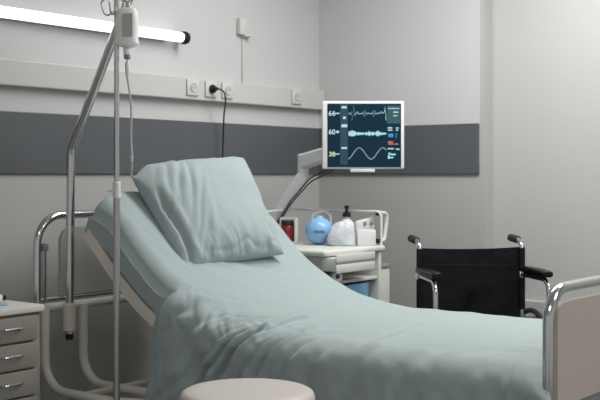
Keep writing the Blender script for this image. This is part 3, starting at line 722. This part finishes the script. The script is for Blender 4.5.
patch([(387.5, 148.4, 393.5, 149.7), (395.5, 148.8, 399.2, 150.2), (388, 153, 390.5, 155), (390.5, 154, 395.5, 155.6), (388, 157.2, 393, 158.6), (387.6, 155.6, 389.4, 159.2)], 'e_cyan', 'cyan_text', -.0147)
def trace(pts, m, name, w=0.0014):
    b = new(); tube(b, [sp(x, y) for x, y in pts], w, 6); return obj(name, b, m, scr, world=False)
ecg = [(348.2, 114), (349.5, 113.4), (350.4, 115.3), (351.3, 112), (352, 121), (353.3, 106.5), (354.6, 116), (355.6, 114), (357, 112.2), (358.2, 114.2), (362, 114), (363, 112.4), (363.8, 117.4), (364.8, 110.4), (365.8, 115.2), (367, 113.4), (369, 114), (371.8, 114), (372.6, 111.6), (373.4, 117.2), (374.4, 111), (375.4, 114.6), (377.5, 113.5), (379.5, 114), (380.5, 111.8), (382, 113.8), (384, 112.6), (385, 107), (385.8, 120.5)]
trace(ecg, 'e_cyan', 'heart_trace', .0018)
rnd = random.Random(3)
pts = []
for k in range(96):
    x = 348.2+k*.4; env = 0.25+5.0*abs(nz(x*.31, 5.5))+.9*abs(nz(x*1.3, 1)); pts.append((x, 134+(1 if k % 2 else -1)*env*(.55+.5*rnd.random())+.5*nz(x*.3, 2)))
b = new(); up = [b.bm.verts.new(sp(x, y) + V((0, 0, .0007))) for x, y in pts]
lo_ = [b.bm.verts.new(sp(x, 134.2+.5*nz(x*.3, 2)+abs(y-134)*.9) - V((0, 0, .0007))) for x, y in pts]
for v, (x, y) in zip(up, pts): v.co.z = sp(x, 134-abs(y-134)).z+.0012
for k in range(len(pts)-1): b.bm.faces.new((up[k], lo_[k], lo_[k+1], up[k+1]))
obj('breath_trace', b, 'e_cyan', scr, smooth=False, world=False)
trace([(348+k*.5, 153.8-5.6*math.cos((348+k*.5-359)/23.6*2*PI)*(1 if k < 80 else 1)) for k in range(77)], 'e_grey', 'pulse_wave', .0015)
def number(txt, px, py, m, h):
    cu = bpy.data.curves.new('t', 'FONT'); cu.body = txt; cu.size = h; cu.align_x = 'LEFT'; cu.extrude = 0.0005; cu.offset = 0.0006
    o = bpy.data.objects.new('t', cu); C.objects.link(o)
    me = bpy.data.meshes.new_from_object(o.evaluated_get(bpy.context.evaluated_depsgraph_get())); bpy.data.objects.remove(o)
    b = new(); b.bm.from_mesh(me); bpy.data.meshes.remove(me)
    p = sp(px, py); bmesh.ops.transform(b.bm, matrix=Matrix.Translation((p.x, -.0146, p.z)) @ Matrix.Rotation(PI/2, 4, 'X'), verts=b.bm.verts)
    obj('number', b, m, scr, smooth=False, world=False)
number('66', 328.4, 116.0, 'e_white', .034)
number('60', 328.4, 134.6, 'e_white', .034)
number('38', 328.6, 156.6, 'e_yel', .032)

# ------------------------------------------------------------------ wheelchair
wc = thing('wheelchair', 'folding wheelchair with black vinyl back and chrome frame between the bed and the wall', 'wheelchair', (1.325, -0.568, 0), math.radians(47))
L_ = dict(world=False)
HS = 0.250
for s in (-1, 1):
    b = new(); tube(b, fillet([(s*HS, 0.0, 0.30), (s*HS, 0.0, 0.905), (s*HS, 0.05, 0.925), (s*HS, .075, .926)], .03, 6), .0115, 14); obj('back_post', b, 'chrome', wc, **L_)
    b = new(); cyl(b, (s*HS, .055, .926), (s*HS, .155, .930), .0185, 18, .005); obj('push_grip', b, 'rubber', wc, **L_)
    # arm tube: from the back post forward and down to the seat
    b = new(); tube(b, fillet([(s*HS, -.01, .765), (s*(HS+.012), -.305, .765), (s*(HS+.012), -.305, .36)], .06, 8), .0115, 14); obj('arm_tube', b, 'chrome', wc, **L_)
    b = new(); loops(b, [(-.14, .018, .010), (-.137, .024, .014), (-.10, .027, .017), (.0, .028, .018), (.10, .027, .017), (.137, .024, .014), (.14, .018, .010)], Matrix.Translation((s*(HS+.006), -.170, .792)) @ Matrix.Rotation(PI/2, 4, 'X'), 24, 2.8); obj('armrest_pad', b, 'vinyl', wc, **L_)
    b = new(); cyl(b, (s*HS-.016, 0, .762), (s*HS+.016, 0, .762), .019, 14, .003); box(b, (s*HS-.012, -.03, .755), (s*HS+.012, .012, .805), .004); obj('arm_bracket', b, 'chrome', wc, **L_)
    b = new(); tube(b, [(s*HS, .0, .49), (s*HS, -.43, .49)], .0115, 12); tube(b, [(s*HS, .0, .30), (s*HS, -.40, .30)], .0115, 12); tube(b, [(s*HS, -.40, .49), (s*HS, -.40, .26)], .0115, 12); obj('side_frame', b, 'chrome', wc, **L_)
    b = new(); box(b, (s*(HS-.002)-.002, -.29, .50), (s*(HS-.002)+.002, -.02, .575), .001); obj('skirt_guard', b, 'grey', wc, **L_)
    # big rear wheel
    bw = new(); xw = s*(HS+.062)
    tube(bw, [(xw, .02+.288*math.cos(2*PI*k/48), .30+.288*math.sin(2*PI*k/48)) for k in range(48)], .0125, 10, closed=True); w = obj('rear_wheel', bw, 'rubber', wc, **L_)
    bw = new(); tube(bw, [(xw+s*.032, .02+.255*math.cos(2*PI*k/40), .30+.255*math.sin(2*PI*k/40)) for k in range(40)], .008, 8, closed=True); obj('hand_rim', bw, 'chrome', w, **L_)
    bw = new(); cyl(bw, (xw-.03, .02, .30), (xw+.03, .02, .30), .022, 16, .003)
    for k in range(20):
        a = 2*PI*k/20; tube(bw, [(xw+(.018 if k % 2 else -.018), .02+.02*math.cos(a), .30+.02*math.sin(a)), (xw, .02+.28*math.cos(a), .30+.28*math.sin(a))], .0016, 5)
    obj('spokes', bw, 'steel', w, **L_)
    bw = new(); cyl(bw, (s*HS-.012, -.42, .09), (s*HS+.012, -.42, .09), .09, 28, .008); obj('front_caster', bw, 'rubber', wc, **L_)
    bw = new(); tube(bw, [(s*HS, -.40, .27), (s*HS, -.40, .19)], .012, 10)
    for q in (-1, 1): tube(bw, [(s*HS+q*.018, -.40, .19), (s*HS+q*.018, -.42, .09)], .006, 8)
    obj('caster_fork', bw, 'chrome', wc, **L_)
    bw = new(); tube(bw, fillet([(s*(HS-.01), -.42, .48), (s*(HS-.03), -.52, .44), (s*(HS-.04), -.60, .12)], .06, 6), .0105, 12); obj('footrest_hanger', bw, 'chrome', wc, **L_)
    bw = new(); box(bw, (min(s*.03, s*.19), -.70, .10), (max(s*.03, s*.19), -.57, .112), .004); obj('footplate', bw, 'black', wc, **L_)
# back sling, slightly hollow
b = new(); bm = b.bm; nx, nzv = 28, 18; gr = []
for sd in (0, 1):
    g = []
    for i in range(nx+1):
        u = i/nx*2-1; col = []
        for j in range(nzv+1):
            z = .485+(.895-.485)*j/nzv
            y = .012+.030*(1-u*u)*(1-.3*j/nzv)+.006*nz(u*3, z*9)+.010*math.exp(-((u-.35+(.8-z)*1.6)/.10)**2)*smooth01(.85, .6, z)
            col.append(bm.verts.new((u*(HS+.013), y-(.006 if sd else 0)-(.012 if abs(u) > .99 else 0), z-.010*(1-u*u)*(j/nzv))))
        g.append(col)
    gr.append(g)
for i in range(nx):
    for j in range(nzv):
        bm.faces.new((gr[0][i][j], gr[0][i+1][j], gr[0][i+1][j+1], gr[0][i][j+1])); bm.faces.new((gr[1][i][j], gr[1][i][j+1], gr[1][i+1][j+1], gr[1][i+1][j]))
for j in range(nzv):
    bm.faces.new((gr[0][0][j], gr[0][0][j+1], gr[1][0][j+1], gr[1][0][j])); bm.faces.new((gr[0][nx][j], gr[1][nx][j], gr[1][nx][j+1], gr[0][nx][j+1]))
for i in range(nx):
    bm.faces.new((gr[0][i][0], gr[1][i][0], gr[1][i+1][0], gr[0][i+1][0])); bm.faces.new((gr[0][i][nzv], gr[0][i+1][nzv], gr[1][i+1][nzv], gr[1][i][nzv]))
bk = obj('backrest', b, 'vinyl', wc, **L_)
for s in (-1, 1):        # sleeves of the sling round the posts
    b = new(); tube(b, [(s*HS, 0, .60), (s*HS, 0, .890)], .0155, 14); obj('sleeve', b, 'vinyl', bk, **L_)
b = new(); box(b, (-HS+.02, -.002, .800), (HS-.02, .004, .803)); 
for v in b.bm.verts: pass
bm2 = b.bm; bm2.clear(); tube(b, [(u*(HS-.03), .005+.026*(1-u*u)*.8-.003, .812) for u in lin(-1, 1, 16)], .0018, 6); obj('seam', b, 'vinyl', bk, **L_)
b = new(); bm = b.bm; rows = []
for i in range(15):
    y = .0-.42*i/14; rows.append([bm.verts.new((u*HS, y, .49-.03*(1-u*u))) for u in lin(-1, 1, 14)])
for A, D in zip(rows, rows[1:]):
    for k in range(14): bm.faces.new((A[k], A[k+1], D[k+1], D[k]))
bmesh.ops.solidify(bm, geom=list(bm.faces), thickness=.006)
obj('seat', b, 'vinyl', wc, **L_)
for s in (-1, 1):
    b = new(); tube(b, [(s*HS, -.20, .48), (-s*HS, -.20, .30)], .011, 12); obj('cross_brace', b, 'chrome', wc, **L_)

# ------------------------------------------------------------------ light
def area(name, loc, rot, sx, sy, power, col=(1, 1, 1)):
    l = bpy.data.lights.new(name, 'AREA'); l.shape = 'RECTANGLE'; l.size = sx; l.size_y = sy; l.energy = power; l.color = col
    o = bpy.data.objects.new(name, l); C.objects.link(o); o.location = loc; o.rotation_euler = rot; return o
area('unseen_overhead_light', (2.4, -0.75, 2.73), (0, 0, 0), 1.6, 0.7, 41, (1.0, 0.985, 0.965))
area('unseen_overhead_light', (1.35, -1.15, 2.73), (0, 0, 0), 1.2, 0.6, 25, (1.0, 0.99, 0.98))
area('unseen_overhead_light', (4.3, -1.9, 2.73), (0, 0, 0), 1.2, 0.6, 22, (1.0, 0.98, 0.96))  # unseen fill light, placed to brighten the foot panel and faces turned like it
area('unseen_overhead_light', (3.4, -4.4, 2.73), (0, 0, 0), 1.2, 0.6, 24, (1.0, 0.99, 0.97))  # added fill light without a fitting, lifts the sheet's hanging near side
w = bpy.data.worlds.new('room light'); bpy.context.scene.world = w; w.use_nodes = True
w.node_tree.nodes['Background'].inputs[0].default_value = (0.80, 0.81, 0.82, 1); w.node_tree.nodes['Background'].inputs[1].default_value = 0.50

# ------------------------------------------------------------------ camera
cd = bpy.data.cameras.new('camera'); cam = bpy.data.objects.new('camera', cd); C.objects.link(cam)
cam.location = (3.791, -5.033, 1.24); cam.rotation_euler = (PI/2, 0, math.radians(38))
cd.sensor_width = 36; cd.lens = 1070/600*36; cd.shift_y = -26/600
cd.clip_start = .05
cd.dof.use_dof = True; cd.dof.focus_distance = 3.9; cd.dof.aperture_fstop = 5.6
sc = bpy.context.scene; sc.camera = cam
sc.view_settings.view_transform = 'Standard'; sc.view_settings.look = 'None'; sc.view_settings.gamma = 1; sc.view_settings.use_curve_mapping = False
sc.view_settings.exposure = 0.0
